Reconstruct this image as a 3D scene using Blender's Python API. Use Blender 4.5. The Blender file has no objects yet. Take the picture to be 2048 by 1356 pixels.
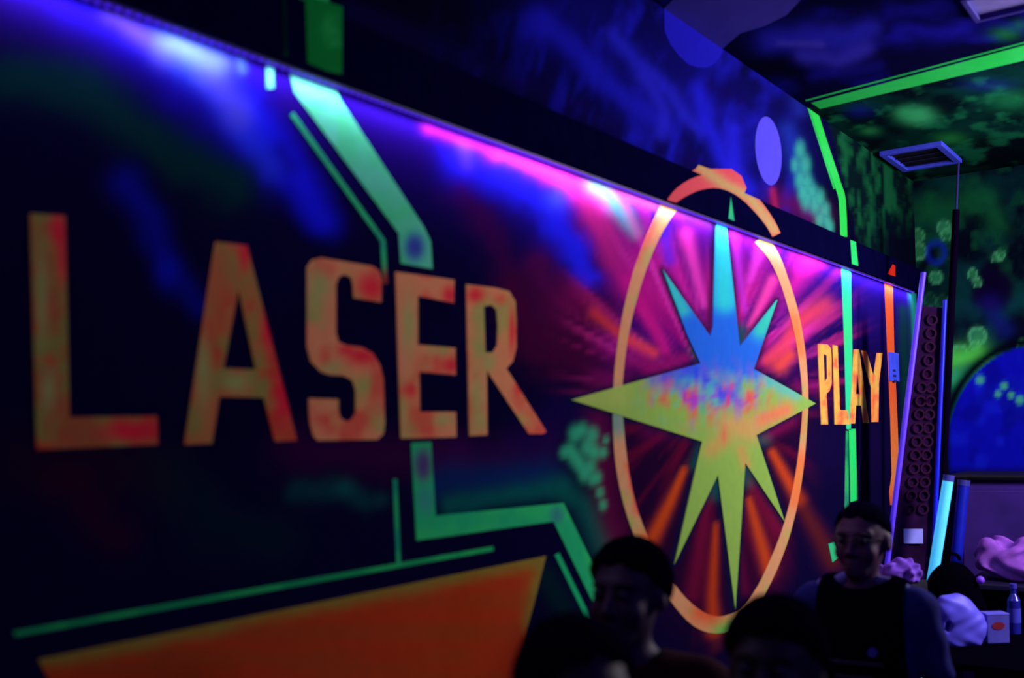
import bpy, bmesh, math, random
import numpy as np
from mathutils import Vector, Matrix
from mathutils.geometry import delaunay_2d_cdt
random.seed(4); R=math.radians
scene=bpy.context.scene
COL=scene.collection

# ------------------------------------------------------------------ camera
W,H=2048,1356
FP=2058.0; CX,CY=1024.0,858.0; TH=math.atan(1461/FP); RO=0.0265
D=1.6; CH=1.70
CAM=np.array([D,0,CH])
Fv=np.array([-math.sin(TH),math.cos(TH),0.]); Rh=np.array([math.cos(TH),math.sin(TH),0.]); Wv=np.array([0,0,1.])
Rv=math.cos(RO)*Rh-math.sin(RO)*Wv; Uv=math.sin(RO)*Rh+math.cos(RO)*Wv
cd=bpy.data.cameras.new('camera'); cam=bpy.data.objects.new('camera',cd); COL.objects.link(cam)
m=Matrix.Identity(4)
for i in range(3):
    m[i][0]=Rv[i]; m[i][1]=Uv[i]; m[i][2]=-Fv[i]; m[i][3]=CAM[i]
cam.matrix_world=m
cd.sensor_width=36; cd.lens=FP/W*36; cd.shift_y=(CY-H/2)/W; cd.clip_start=.05
cd.dof.use_dof=True; cd.dof.focus_distance=7.0; cd.dof.aperture_fstop=1.8
scene.camera=cam

# ------------------------------------------------------------------ world, lights, exposure
w=bpy.data.worlds.new('world'); scene.world=w; w.use_nodes=True
w.node_tree.nodes['Background'].inputs[0].default_value=(.05,.05,.4,1); w.node_tree.nodes['Background'].inputs[1].default_value=.02
vs=scene.view_settings; vs.view_transform='Standard'; vs.look='None'; vs.gamma=1; vs.use_curve_mapping=False; vs.exposure=0.0
def area(name,loc,to,sx,sy,power,color,spread=180):
    l=bpy.data.lights.new(name,'AREA'); l.shape='RECTANGLE'; l.size=sx; l.size_y=sy; l.energy=power; l.color=color; l.spread=R(spread)
    o=bpy.data.objects.new(name,l); COL.objects.link(o); o.location=loc
    o.rotation_euler=(Vector(to)-Vector(loc)).to_track_quat('-Z','Y').to_euler(); return o
area('blacklight_far',(2.2,4.95,2.5),(0,4.3,2.0),.3,1.2,86,(1,.9,1.0))
area('blacklight_room',(4.5,1.2,2.6),(0,2.5,1.8),.4,1.2,20,(.24,.16,1.0))
STRIP_Z=2.458; BEAM_T=2.597; CEIL=3.14; BEAM_X=.034; YE=6.54; YN=-2.6; XR=5.6

# ------------------------------------------------------------------ pixel helpers (photo 2048x1356 -> points on real surfaces)
def ray(u,v):
    return Fv+((u-CX)/FP)*Rv-((v-CY)/FP)*Uv
def on_x(u,v,x=0.):
    r=ray(u,v); return CAM+r*((x-CAM[0])/r[0])
def on_y(u,v,y):
    r=ray(u,v); return CAM+r*((y-CAM[1])/r[1])
def on_z(u,v,z):
    r=ray(u,v); return CAM+r*((z-CAM[2])/r[2])
def dep(u,v,d): return CAM+ray(u,v)*d
def proj(P):
    q=P-CAM; z=q@Fv; z=np.where(z<.05,.05,z)
    return CX+FP*(q@Rv)/z, CY-FP*(q@Uv)/z

def lin(c):
    c=np.array(c,float)/255.; return np.where(c<=.04045,c/12.92,((c+.055)/1.055)**2.4)

def hsh(ix,iy,s):
    n=np.sin(ix*127.1+iy*311.7+s*74.7)*43758.5453; return n-np.floor(n)
def vnoise(x,y,s=0):
    ix=np.floor(x); iy=np.floor(y); fx=x-ix; fy=y-iy; fx=fx*fx*(3-2*fx); fy=fy*fy*(3-2*fy)
    a=hsh(ix,iy,s);b=hsh(ix+1,iy,s);c=hsh(ix,iy+1,s);d=hsh(ix+1,iy+1,s)
    return (a*(1-fx)+b*fx)*(1-fy)+(c*(1-fx)+d*fx)*fy
def fbm(x,y,s=0,o=4):
    t=0;a=.5
    for i in range(o): t=t+a*vnoise(x*2**i,y*2**i,s+i*3.1); a*=.5
    return t/(1-.5**o)
def segd(u,v,pts):
    """distance to polyline and parameter 0..1"""
    best=np.full(u.shape,1e9); tt=np.zeros(u.shape); n=len(pts)-1
    if n==0: return np.hypot(u-pts[0][0],v-pts[0][1]),tt
    for i in range(n):
        (ax,ay),(bx,by)=pts[i],pts[i+1]; dx,dy=bx-ax,by-ay; L=dx*dx+dy*dy
        t=np.clip(((u-ax)*dx+(v-ay)*dy)/L,0,1); d=np.hypot(u-ax-t*dx,v-ay-t*dy)
        k=d<best; best=np.where(k,d,best); tt=np.where(k,(i+t)/n,tt)
    return best,tt
class Paint:
    def __init__(s,u,v,base):
        s.u=u; s.v=v; s.c=np.tile(lin(base),(len(u),1))
        s.wu=(fbm(u/70,v/70,11)-.5); s.wv=(fbm(u/70,v/70,23)-.5)
    def mix(s,a,col):
        a=np.clip(a,0,1)[:,None]; s.c=s.c*(1-a)+lin(col)*a
    def S(s,pts,w,col,a=1.,p=2.,warp=0.,w2=None,streak=0.):
        d,t=segd(s.u+s.wu*warp,s.v+s.wv*warp,pts); ww=w if w2 is None else w+(w2-w)*t
        al=a*np.exp(-(d/ww)**p)
        if streak: al=al*(1-streak+streak*2*fbm(s.u/18,s.v/60,5))
        s.mix(al,col)
    def E(s,cx,cy,rx,ry,col,a=1.,p=2.,rot=0.,ring=None):
        c,sn=math.cos(R(rot)),math.sin(R(rot)); x=(s.u-cx)*c+(s.v-cy)*sn; y=-(s.u-cx)*sn+(s.v-cy)*c
        r=np.hypot(x/rx,y/ry)
        s.mix(a*(np.exp(-r**p) if ring is None else np.exp(-((r-1)/ring)**2)),col)

# ------------------------------------------------------------------ materials
def mat_base(name,rough=.6,spec=.2):
    mt=bpy.data.materials.new(name); mt.use_nodes=True; b=mt.node_tree.nodes['Principled BSDF']
    b.inputs['Roughness'].default_value=rough; b.inputs['Specular IOR Level'].default_value=spec
    return mt,b
def mat(name,c,rough=.6,spec=.25,metal=0.,emit=None,es=1.,var=.15,scale=12):
    mt,b=mat_base(name,rough,spec); nt=mt.node_tree
    col=tuple(lin(c))
    n=nt.nodes.new('ShaderNodeTexNoise'); n.inputs['Scale'].default_value=scale; n.inputs['Detail'].default_value=3
    tc=nt.nodes.new('ShaderNodeTexCoord'); nt.links.new(tc.outputs['Object'],n.inputs['Vector'])
    r=nt.nodes.new('ShaderNodeValToRGB'); r.color_ramp.elements[0].position=.3; r.color_ramp.elements[1].position=.7
    r.color_ramp.elements[0].color=(*[x*(1-var) for x in col],1); r.color_ramp.elements[1].color=(*[min(1,x*(1+var)) for x in col],1)
    nt.links.new(n.outputs['Fac'],r.inputs['Fac']); nt.links.new(r.outputs['Color'],b.inputs['Base Color'])
    b.inputs['Metallic'].default_value=metal
    if emit is not None:
        b.inputs['Emission Color'].default_value=(*lin(emit),1); b.inputs['Emission Strength'].default_value=es
    return mt
def mat_paint(name,gain=.85,grain=.05,scale=25,rough=.9):
    mt,b=mat_base(name,rough,.0); nt=mt.node_tree
    at=nt.nodes.new('ShaderNodeAttribute'); at.attribute_name='Col'
    n=nt.nodes.new('ShaderNodeTexNoise'); n.inputs['Scale'].default_value=scale; n.inputs['Detail'].default_value=4
    tc=nt.nodes.new('ShaderNodeTexCoord'); nt.links.new(tc.outputs['Object'],n.inputs['Vector'])
    mr=nt.nodes.new('ShaderNodeMapRange'); mr.inputs['To Min'].default_value=gain*(1-grain*2); mr.inputs['To Max'].default_value=gain*(1+grain*2)
    nt.links.new(n.outputs['Fac'],mr.inputs['Value'])
    mx=nt.nodes.new('ShaderNodeVectorMath'); mx.operation='SCALE'
    nt.links.new(at.outputs['Color'],mx.inputs[0]); nt.links.new(mr.outputs['Result'],mx.inputs['Scale'])
    nt.links.new(mx.outputs[0],b.inputs['Base Color'])
    bp=nt.nodes.new('ShaderNodeBump'); bp.inputs['Strength'].default_value=.12; bp.inputs['Distance'].default_value=.004
    nt.links.new(n.outputs['Fac'],bp.inputs['Height']); nt.links.new(bp.outputs['Normal'],b.inputs['Normal'])
    return mt
PAINT=mat_paint('mural_paint')

# ------------------------------------------------------------------ object helpers
def link(name,me,parent=None,mt=None,smooth=False):
    o=bpy.data.objects.new(name,me); COL.objects.link(o)
    if mt: me.materials.append(mt)
    if smooth: me.polygons.foreach_set('use_smooth',[True]*len(me.polygons))
    if parent: o.parent=parent
    return o
def tag(o,label=None,cat=None,group=None,kind=None):
    if label: o['label']=label
    if cat: o['category']=cat
    if group: o['group']=group
    if kind: o['kind']=kind
    return o
def thing(name,loc,label,cat,group=None,rz=0):
    o=bpy.data.objects.new(name,None); COL.objects.link(o); o.location=loc; o.rotation_euler=(0,0,rz); o.empty_display_size=.1
    bpy.context.view_layer.update()
    return tag(o,label,cat,group)
def mesh(name,verts,faces):
    me=bpy.data.meshes.new(name); me.from_pydata([tuple(map(float,v)) for v in verts],[],faces); me.update(); return me
def bme(bm,name):
    bmesh.ops.recalc_face_normals(bm,faces=bm.faces[:])
    me=bpy.data.meshes.new(name); bm.to_mesh(me); bm.free(); return me
def setcol(me,c):
    a=me.color_attributes.new('Col','FLOAT_COLOR','POINT'); arr=np.ones((len(me.vertices),4),np.float32); arr[:,:3]=c; a.data.foreach_set('color',arr.ravel())
def box(bm,c,s,bev=0.,rot=None,seg=2):
    M=Matrix.Translation(Vector(c)); 
    if rot is not None: M=M@rot
    M=M@Matrix.Diagonal((s[0],s[1],s[2],1))
    r=bmesh.ops.create_cube(bm,size=1,matrix=M)
    if bev>0:
        es=list({e for v in r['verts'] for e in v.link_edges})
        bmesh.ops.bevel(bm,geom=es,offset=bev,segments=seg,affect='EDGES',profile=.5)
def tube(bm,a,b,r1,r2=None,n=16,cap=True):
    a=Vector(a);b=Vector(b); r2=r1 if r2 is None else r2; d=b-a
    M=Matrix.Translation((a+b)/2)@d.to_track_quat('Z','Y').to_matrix().to_4x4()
    bmesh.ops.create_cone(bm,cap_ends=cap,segments=n,radius1=r1,radius2=r2,depth=d.length,matrix=M)
def obj(name,bm,mt,parent=None,smooth=False,local=True):
    """bm in the parent's local space"""
    me=bme(bm,name); o=link(name,me,parent,mt)
    if smooth:
        me.polygons.foreach_set('use_smooth',[True]*len(me.polygons))
        me.set_sharp_from_angle(angle=R(40))
    return o
def grid_surface(us,vs_,fn):
    P=np.array([[fn(a,b) for b in vs_] for a in us]).reshape(-1,3); nu,nv=len(us),len(vs_)
    F=[(i*nv+j,(i+1)*nv+j,(i+1)*nv+j+1,i*nv+j+1) for i in range(nu-1) for j in range(nv-1)]
    return P,F
def inside(x,y,polys):
    r=np.zeros(x.shape,bool)
    for p in polys:
        n=len(p)
        for i in range(n):
            x1,y1=p[i]; x2,y2=p[(i+1)%n]
            if y1==y2: continue
            c=((y1>y)!=(y2>y))&(x<(x2-x1)*(y-y1)/(y2-y1)+x1); r^=c
    return r
def panel(name,polys,surf,colf,parent,normal,step=14,thick=.003,label=None,mt=None):
    """painted piece: photo outline laid on a real surface (surf: pixel->point), raised by a few mm; colf(u,v)->linear rgb"""
    pts=[];edges=[]
    for p in polys:
        s0=len(pts); q=[]
        for i in range(len(p)):
            a=p[i];b=p[(i+1)%len(p)]; L=math.dist(a,b); n=max(1,int(L/step))
            q+=[(a[0]+(b[0]-a[0])*t/n,a[1]+(b[1]-a[1])*t/n) for t in range(n)]
        pts+=q; edges+=[(s0+i,s0+(i+1)%len(q)) for i in range(len(q))]
    nb=len(pts)
    xs=[p[0] for p in polys[0]];ys=[p[1] for p in polys[0]]
    gx,gy=np.meshgrid(np.arange(min(xs),max(xs),step),np.arange(min(ys),max(ys),step)); gx=gx.ravel()+.31;gy=gy.ravel()+.17
    k=inside(gx,gy,polys)
    gx,gy=gx[k],gy[k]
    B=np.array(pts)
    if len(gx):
        dm=np.min(np.hypot(gx[:,None]-B[None,:,0],gy[:,None]-B[None,:,1]),axis=1); k=dm>step*.45; gx,gy=gx[k],gy[k]
    allp=[Vector(p) for p in pts]+[Vector((a,b)) for a,b in zip(gx,gy)]
    V,E,Fc,_,_,_=delaunay_2d_cdt(allp,edges,[],0,1e-5)
    V2=np.array([(v.x,v.y) for v in V]); 
    cen=np.array([V2[list(f)].mean(0) for f in Fc]); kk=inside(cen[:,0],cen[:,1],polys)
    Fc=[list(f) for f,k in zip(Fc,kk) if k]
    nrm=np.array(normal,float)
    P0=np.array([surf(a,b) for a,b in V2]); P1=P0+nrm*thick; n=len(P0)
    # orient
    F=[]; bc={}
    for f in Fc:
        a,b,c=P0[f[0]],P0[f[1]],P0[f[2]]
        if np.dot(np.cross(b-a,c-a),nrm)<0: f=f[::-1]
        F.append([i+n for i in f])
        for i in range(len(f)):
            e=(f[i],f[(i+1)%len(f)]); bc[e]=1
    for (a,b) in list(bc):
        if (b,a) not in bc: F.append([a,b,b+n,a+n])
    me=mesh(name,np.vstack([P0,P1]),F)
    u=np.concatenate([V2[:,0]]*2); v=np.concatenate([V2[:,1]]*2)
    c=colf(u,v); setcol(me,c)
    o=link(name,me,parent,mt or PAINT)
    if label: o['label']=label
    return o
def band(pts,ws):
    """outline of a polyline of varying half width"""
    Lp=[];Rp=[]; n=len(pts)
    for i,(x,y) in enumerate(pts):
        a=pts[max(0,i-1)];b=pts[min(n-1,i+1)]; dx,dy=b[0]-a[0],b[1]-a[1]; l=math.hypot(dx,dy); w_=ws[i] if isinstance(ws,(list,tuple)) else ws
        k=1.
        if 0<i<n-1:
            d1=(pts[i][0]-a[0],pts[i][1]-a[1]); d2=(b[0]-pts[i][0],b[1]-pts[i][1])
            c=(d1[0]*d2[0]+d1[1]*d2[1])/(math.hypot(*d1)*math.hypot(*d2)); k=1/max(.5,math.sqrt((1+c)/2))
            # bisector direction
            n1=(d1[0]/math.hypot(*d1),d1[1]/math.hypot(*d1)); n2=(d2[0]/math.hypot(*d2),d2[1]/math.hypot(*d2)); dx,dy=n1[0]+n2[0],n1[1]+n2[1]; l=math.hypot(dx,dy)
        nx,ny=-dy/l*w_*k,dx/l*w_*k
        Lp.append((x+nx,y+ny)); Rp.append((x-nx,y-ny))
    return Lp+Rp[::-1]
def smooth_path(pts,k=4):
    out=[]; n=len(pts)
    for i in range(n-1):
        p0,p1,p2,p3=pts[max(0,i-1)],pts[i],pts[i+1],pts[min(n-1,i+2)]
        for j in range(k):
            t=j/k; out.append(tuple(.5*(2*p1[c]+(p2[c]-p0[c])*t+(2*p0[c]-5*p1[c]+4*p2[c]-p3[c])*t*t+(-p0[c]+3*p1[c]-3*p2[c]+p3[c])*t**3) for c in range(len(pts[0]))))
    out.append(pts[-1]); return out
def flat(c,var=.12,sc=40,seed=3):
    def f(u,v): return lin(c)[None,:]*(1+var*2*(fbm(u/sc,v/sc,seed)-.5))[:,None]
    return f

# ================================================================== SETTING
# ---- left wall with mural
ul=np.concatenate([np.linspace(-2600,-120,26),np.arange(-100,1842,6.)])
ys_=[]
for u in ul:
    ys_.append(float(on_x(u,858)[1]))
ys_=[YN]+[y for y in ys_ if YN<y<YE-.01]+[YE]
zs=list(np.arange(0,.9,.06))+list(np.arange(.9,STRIP_Z,.0135))+[STRIP_Z,BEAM_T]+list(np.arange(BEAM_T+.012,CEIL,.0135))+[CEIL]
P,F=grid_surface(ys_,zs,lambda a,b:(0,a,b))
me=mesh('wall_left',P,[f[::1] for f in F])
u,v=proj(P); up=P[:,2]>2.53
pl=Paint(u,v,(13,8,50))
n1=fbm(u/160,v/160,1); 
# -- lower mural: nebula to the left
pl.S([(60,-40),(600,150),(1300,410),(1840,590)],120,(34,12,120),.85)
pl.S([(700,200),(1250,450)],150,(34,10,110),.6,warp=80)
pl.S([(160,10),(300,110),(430,240),(560,330)],55,(26,14,150),.8,warp=40)
pl.S([(330,60),(450,170),(550,290),(620,390),(652,445)],52,(28,28,235),1,w2=34,p=2.4,warp=30)
pl.S([(450,200),(540,330)],30,(40,60,240),.7,warp=20)
pl.S([(560,300),(580,330)],22,(20,10,110),.5)
pl.S([(230,20),(330,110)],24,(90,70,170),.6,warp=20)
pl.S([(350,85),(420,130)],34,(110,160,190),.75,warp=20)
pl.S([(420,150),(480,230)],28,(90,90,210),.6,warp=20)
pl.S([(20,150),(180,190),(330,300),(460,370)],48,(6,60,52),.75,warp=50)
pl.S([(250,370),(300,440),(335,530),(400,610)],34,(18,24,180),.6,w2=22,warp=20)
pl.E(335,545,22,32,(24,30,220),.6)
pl.S([(480,100),(484,140)],9,(70,120,170),.6)
pl.E(500,560,120,90,(14,10,60),.6)
pl.S([(40,920),(300,950)],60,(60,8,30),.35,warp=60)
pl.S([(130,960),(230,1080)],45,(70,8,40),.4,warp=60)
pl.S([(340,960),(420,1050),(560,1080)],60,(8,50,50),.4,warp=60)
pl.S([(580,900),(900,920)],45,(70,8,70),.6,warp=40)
pl.S([(590,980),(680,980),(720,1000)],22,(12,90,85),.5,warp=40)
pl.E(690,975,22,16,(16,120,105),.4); pl.E(760,1000,20,16,(14,100,90),.4)
pl.S([(900,910),(1090,900)],40,(60,10,80),.6,warp=30)
pl.S([(880,970),(1090,945)],38,(14,50,110),.75,warp=30)
pl.S([(900,1012),(1040,985),(1120,975)],20,(10,110,95),.7,warp=20)
pl.S([(1120,975),(1165,1010),(1200,1090)],24,(12,95,85),.8,warp=14)
pl.S([(1090,1150),(1150,1260)],26,(6,50,45),.6)
# -- between band and ring
pl.E(930,320,46,52,(40,34,250),.95,2.4,warp if False else 0)
pl.S([(925,262),(935,330)],14,(110,70,220),.5,warp=10)
pl.S([(860,250),(980,290),(1090,340)],15,(190,40,220),.8,warp=10)
pl.S([(1000,310),(1120,360),(1200,410)],24,(245,60,220),.85,warp=20)
pl.S([(990,350),(1080,400),(1150,500),(1190,560)],42,(36,36,250),.95,w2=22,warp=60)
pl.E(1115,398,24,22,(70,90,235),.7)
pl.S([(920,400),(980,470),(1010,540)],30,(70,8,70),.55,warp=60)
pl.S([(1160,390),(1200,470),(1235,530)],22,(200,40,130),.75,warp=20)
pl.S([(1190,370),(1240,420),(1275,470)],20,(70,200,200),.8,w2=12,warp=20)
pl.S([(1190,340),(1290,400),(1420,440)],14,(255,120,250),.7)
pl.S([(1030,600),(1100,690),(1200,720)],55,(90,10,60),.6,warp=90)
pl.S([(1080,520),(1130,640)],30,(110,16,80),.45,warp=70)
pl.S([(1060,880),(1130,820),(1200,860)],45,(30,12,80),.6)
# -- glow field inside / around the ring
cxr,cyr=1422.,800.
rr=np.hypot((u-cxr)/205,(v-cyr)/465); ang=np.degrees(np.arctan2((v-cyr)/465*2.2,(u-cxr)/205*1.0))
topm=np.clip((cyr+40-v)/160,0,1)
ray_n=fbm(ang/7+50,rr*1.2,31); ray_f=fbm(ang/2.6+50,rr*.8,37)
pl.mix(.9*np.exp(-(rr/1.05)**8)*topm,(70,14,120))
nearst=np.clip((v-(820-(2485-u)*.36))/140,.35,1)
pl.mix(.9*nearst*np.exp(-(rr/1.12)**8)*topm*np.clip((ray_n-.42)*5,0,1),(196,28,140))
pl.mix(.6*nearst*np.exp(-(rr/1.2)**8)*topm*np.clip((ray_f-.5)*5,0,1),(235,60,190))
pl.mix(.6*np.exp(-((rr-1.25)/.22)**2)*topm*np.clip((ray_f-.45)*4,0,1),(190,40,120))
botm=1-topm
pl.mix(.9*np.exp(-(rr/1.03)**10)*botm,(38,8,46))
pl.mix(.7*np.exp(-(rr/1.0)**10)*botm*np.clip((ray_n-.5)*4,0,1),(120,16,50))
pl.mix(.5*np.exp(-((rr-1.1)/.12)**2)*botm*np.clip((cxr-60-u)/60,0,1)*np.clip((1180-v)/100,0,1),(120,16,70))
for pts,w0,w1,c,a in [
 ([(1395,640),(1330,490)],10,20,(215,34,160),.7),([(1408,610),(1372,470)],8,14,(240,64,190),.8),([(1330,700),(1262,560)],10,22,(215,26,140),.75),
 ([(1370,690),(1300,600)],6,16,(190,20,130),.6),([(1340,520),(1325,460)],12,16,(60,40,230),.7),
 ([(1490,620),(1465,470)],6,12,(190,50,210),.7),([(1500,650),(1545,560)],6,10,(245,70,170),.8),([(1500,560),(1520,500)],8,12,(220,60,210),.6),
 ([(1190,625),(1255,680)],13,8,(245,70,50),.9),([(1262,680),(1308,706)],12,10,(250,70,80),.85),([(1150,590),(1230,640)],30,24,(150,20,90),.5),
 ([(1300,740),(1370,715)],16,12,(160,20,110),.7),
 ([(1535,720),(1570,690),(1600,640),(1650,610)],12,20,(235,70,80),.75),([(1560,730),(1580,710)],16,12,(245,80,60),.8),
 ([(1585,580),(1650,500)],12,18,(235,36,160),.85),([(1600,540),(1640,480)],16,16,(240,40,170),.6),
 ([(1560,620),(1610,560)],14,14,(140,24,140),.6),
 ([(1368,940),(1338,1010),(1298,1090)],7,15,(205,74,26),1),([(1432,1050),(1425,1190),(1428,1262)],6,15,(190,62,24),.95),
 ([(1498,1000),(1515,1060),(1538,1140)],7,13,(205,72,28),.95),([(1545,905),(1598,1000)],8,12,(210,72,28),1),([(1598,1000),(1640,1075),(1665,1120)],13,22,(110,34,24),.6),
 ([(1520,880),(1580,840)],10,16,(150,20,90),.6),([(1412,1000),(1385,1190)],10,18,(130,20,60),.6),([(1500,960),(1560,1060)],10,14,(130,20,60),.6),
 ([(1480,1100),(1490,1180)],6,10,(110,16,60),.6),([(1385,850),(1300,860)],22,26,(110,14,80),.55),([(1310,1100),(1200,1150)],20,20,(50,10,40),.4)]:
    pl.S(pts,w0,c,a,w2=w1)
# dark outline painted round the star
pl_star=[(1142,800),(1399,727),(1324,540),(1419,673),(1431,441),(1450,441),(1478,693),(1553,600),(1506,738),(1630,807),(1511,870),(1568,1044),(1489,926),(1469,1219),(1434,950),(1347,1128),(1402,883),(1142,800)]
pl.S(pl_star,9,(12,20,60),.85,p=3)
for a_,b_ in [((1402,900),(1390,930)),((1434,960),(1430,990)),((1492,935),(1495,965)),((1512,880),(1530,880)),((1405,715),(1390,700)),((1480,690),(1484,660))]: pl.S([a_,b_],12,(20,90,90),.6)
# bubbles by the ring
rb=random.Random(7)
for x,y,r in [(1150,868,13),(1165,860,11),(1185,870,12),(1140,900,11),(1128,905,9),(1175,895,14),(1150,915,13),(1190,905,12),(1207,905,8),(1168,950,11),(1160,930,12),(1180,935,12),(1195,955,9),(1200,985,8),(1206,1010,8),(1185,960,9),(1212,880,6)]:
    pl.E(x,y,r,r*1.35,(60,200,140),.75,3.)
# right part, past the ring
pl.S([(1660,560),(1760,600)],60,(30,14,110),.6)
pl.S([(1650,900),(1740,900)],60,(22,10,60),.6)
pl.S([(1805,620),(1815,760),(1812,900)],11,(8,70,50),.7,warp=12)
pl.S([(1826,585),(1830,640),(1832,720)],6,(40,200,160),.8)
low=pl.c.copy()
# -- upper wall
pu=Paint(u,v,(8,7,34))
xs0=820-(2485-u)*.44
pu.S([(700,20),(1100,190),(1400,330)],26,(22,12,80),.5)
pu.S([(1150,20),(1300,160),(1500,280)],120,(20,17,120),.8,warp=60)
dn=fbm(u/26+v/90,v/120-u/300,41); dn2=fbm(u/60,v/60,47)
mask=np.clip((u-850)/400,0,1)*np.clip((1600-u)/40,0,1)
pu.mix(mask*np.clip((dn-.38)*3.5,0,1)*np.clip((dn2-.25)*2.5,0,1)*.9,(30,28,190))
pu.S([(1080,40),(1180,120),(1250,200),(1330,260)],24,(34,32,210),.7,warp=40)
pu.S([(1230,60),(1300,140),(1350,200),(1400,260)],16,(40,40,215),.7,warp=30)
pu.S([(1290,150),(1330,230),(1320,270)],14,(44,40,215),.7,warp=20)
pu.S([(1400,180),(1420,260),(1450,330),(1500,380)],20,(36,34,225),.8,warp=20)
pu.S([(1470,260),(1470,340)],16,(40,36,230),.7,warp=20)
pu.S([(1420,170),(1480,200)],14,(20,10,90),.6)
pu.S([(1590,160),(1600,220)],16,(30,40,150),.7)
pu.S([(1575,260),(1600,350),(1620,420)],18,(30,50,170),.7,warp=16)
pu.S([(1560,400),(1640,440)],26,(90,14,80),.7,warp=30)
pu.S([(1545,380),(1556,450)],6,(190,36,90),.6)
for x,y,r in [(1600,300,10),(1610,330,11),(1600,360,10),(1615,365,10),(1625,385,10),(1612,400,10),(1630,410,10),(1640,395,9),(1650,420,9),(1640,440,9),(1655,445,8),(1660,455,7),(1605,385,9),(1590,330,8)]:
    pu.E(x,y,r,r*1.9,(60,175,150),.75,3.); pu.E(x,y,r*.9,r*1.7,(40,120,130),.4,ring=.2)
g=np.clip((u-(1655+np.clip((v-240),0,300)*.25))/6,0,1)
pu.mix(g,(6,24,30))
pu.mix(g*np.clip((fbm(u/9,v/40,51)-.42)*5,0,1)*np.clip((520-v)/150+.3,0,1)*.85,(20,95,55))
pu.mix(np.clip((u-1740)/40,0,1)*np.clip((v-420)/60,0,1),(6,10,30))
colL=np.where(up[:,None],pu.c,low)
# wider blotches so nothing off-frame is bare
setcol(me,colL)
wl=link('wall_left',me,None,PAINT); tag(wl,'long left wall covered in a neon space mural with large lettering',kind='structure')

NX=(1,0,0)
# ---- letters (flat painted shapes, parts of the wall)
def letter_col(seed,reds=(),greens=(),base=(222,126,72)):
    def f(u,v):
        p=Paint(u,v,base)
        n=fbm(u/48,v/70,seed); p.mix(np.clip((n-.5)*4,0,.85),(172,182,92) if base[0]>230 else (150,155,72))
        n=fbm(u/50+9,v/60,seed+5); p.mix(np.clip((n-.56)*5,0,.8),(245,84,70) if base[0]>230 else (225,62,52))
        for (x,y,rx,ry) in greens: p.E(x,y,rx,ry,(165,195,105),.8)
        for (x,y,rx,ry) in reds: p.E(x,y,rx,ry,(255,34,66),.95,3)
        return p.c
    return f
RN=[(613,536),(624,520),(641,516)]
LET={
'L':([[(60,428),(128,432),(137,835),(312,832),(314,889),(72,899)]],[(115,460,18,45),(260,862,60,22),(122,520,10,60)],[(82,600,12,90),(95,780,14,40)]),
'A':([[(430,484),(492,491),(592,881),(548,883),(525,795),(437,793),(422,887),(368,889)],[(475,580),(510,739),(445,737)]],[(487,510,12,36),(535,660,14,60),(565,790,22,60)],[(405,740,14,80),(470,765,28,22)]),
'S':([[(761,605),(762,560),(757,543),(744,533),(641,516),(624,520),(613,536),(613,695),(620,723),(640,744),(659,750),(684,751),(702,760),(709,780),(710,826),(702,840),(691,843),(679,836),(675,822),(675,799),(616,797),(618,847),(625,872),(633,881),(753,879),(765,868),(768,847),(765,759),(758,730),(744,707),(723,695),(691,691),(675,684),(670,667),(670,571),(675,555),(686,549),(700,555),(704,571),(706,596)]],[(742,575,32,36),(722,712,34,20),(690,700,20,10)],[(635,570,24,34),(660,735,20,12)]),
'E':([[(790,544),(907,560),(906,606),(834,592),(834,690),(909,696),(910,750),(837,744),(838,824),(910,824),(911,874),(800,877)]],[(897,590,16,22),(900,730,18,20),(820,780,14,18)],[(815,650,14,60),(885,840,20,10)]),
'R':([[(931,569),(990,576),(1017,583),(1029,603),(1031,638),(1031,695),(1024,723),(1011,737),(1091,863),(1085,868),(1056,868),(972,741),(973,870),(937,872)],[(966,613),(981,610),(991,620),(994,652),(993,691),(985,705),(969,705)]],[(950,590,20,18),(1024,660,8,50),(1036,770,7,40)],[(952,800,12,60),(975,725,14,20)]),
}
for k,(polys,reds,greens) in LET.items():
    panel('letter',polys,on_x,letter_col(ord(k),reds,greens,{'L':(186,104,60),'A':(206,118,68)}.get(k,(246,158,102))),wl,NX,10,.003,'painted orange and green letter %s of the word LASER'%k)  # light fall-off towards the left put into the darker base of L and A
PLY={
'P':[[(1634,688),(1654,689),(1661,698),(1662,720),(1662,768),(1658,782),(1652,787),(1655,849),(1641,849)],[(1646,708),(1652,711),(1653,757),(1648,765)]],
'L':[[(1664,690),(1674,692),(1679,820),(1694,820),(1698,849),(1668,849)]],
'A':[[(1706,699),(1717,699),(1737,846),(1726,846),(1721,811),(1711,811),(1709,847),(1698,847)],[(1713,745),(1718,788),(1711,788)]],
'Y':[[(1721,701),(1732,702),(1746,752),(1753,706),(1764,706),(1757,766),(1756,844),(1742,844),(1741,776)]]}
def play_col(u,v):
    p=Paint(u,v,(250,178,80)); n=fbm(u/9,v/30,4); p.mix(np.clip((n-.5)*4,0,.7),(220,200,90)); p.mix(np.clip((fbm(u/8+5,v/26,9)-.52)*5,0,.9),(250,90,70)); return p.c
for k,polys in PLY.items():
    panel('letter',polys,on_x,play_col,wl,NX,6,.003,'small painted yellow and orange letter %s of the word PLAY'%k)

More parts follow.
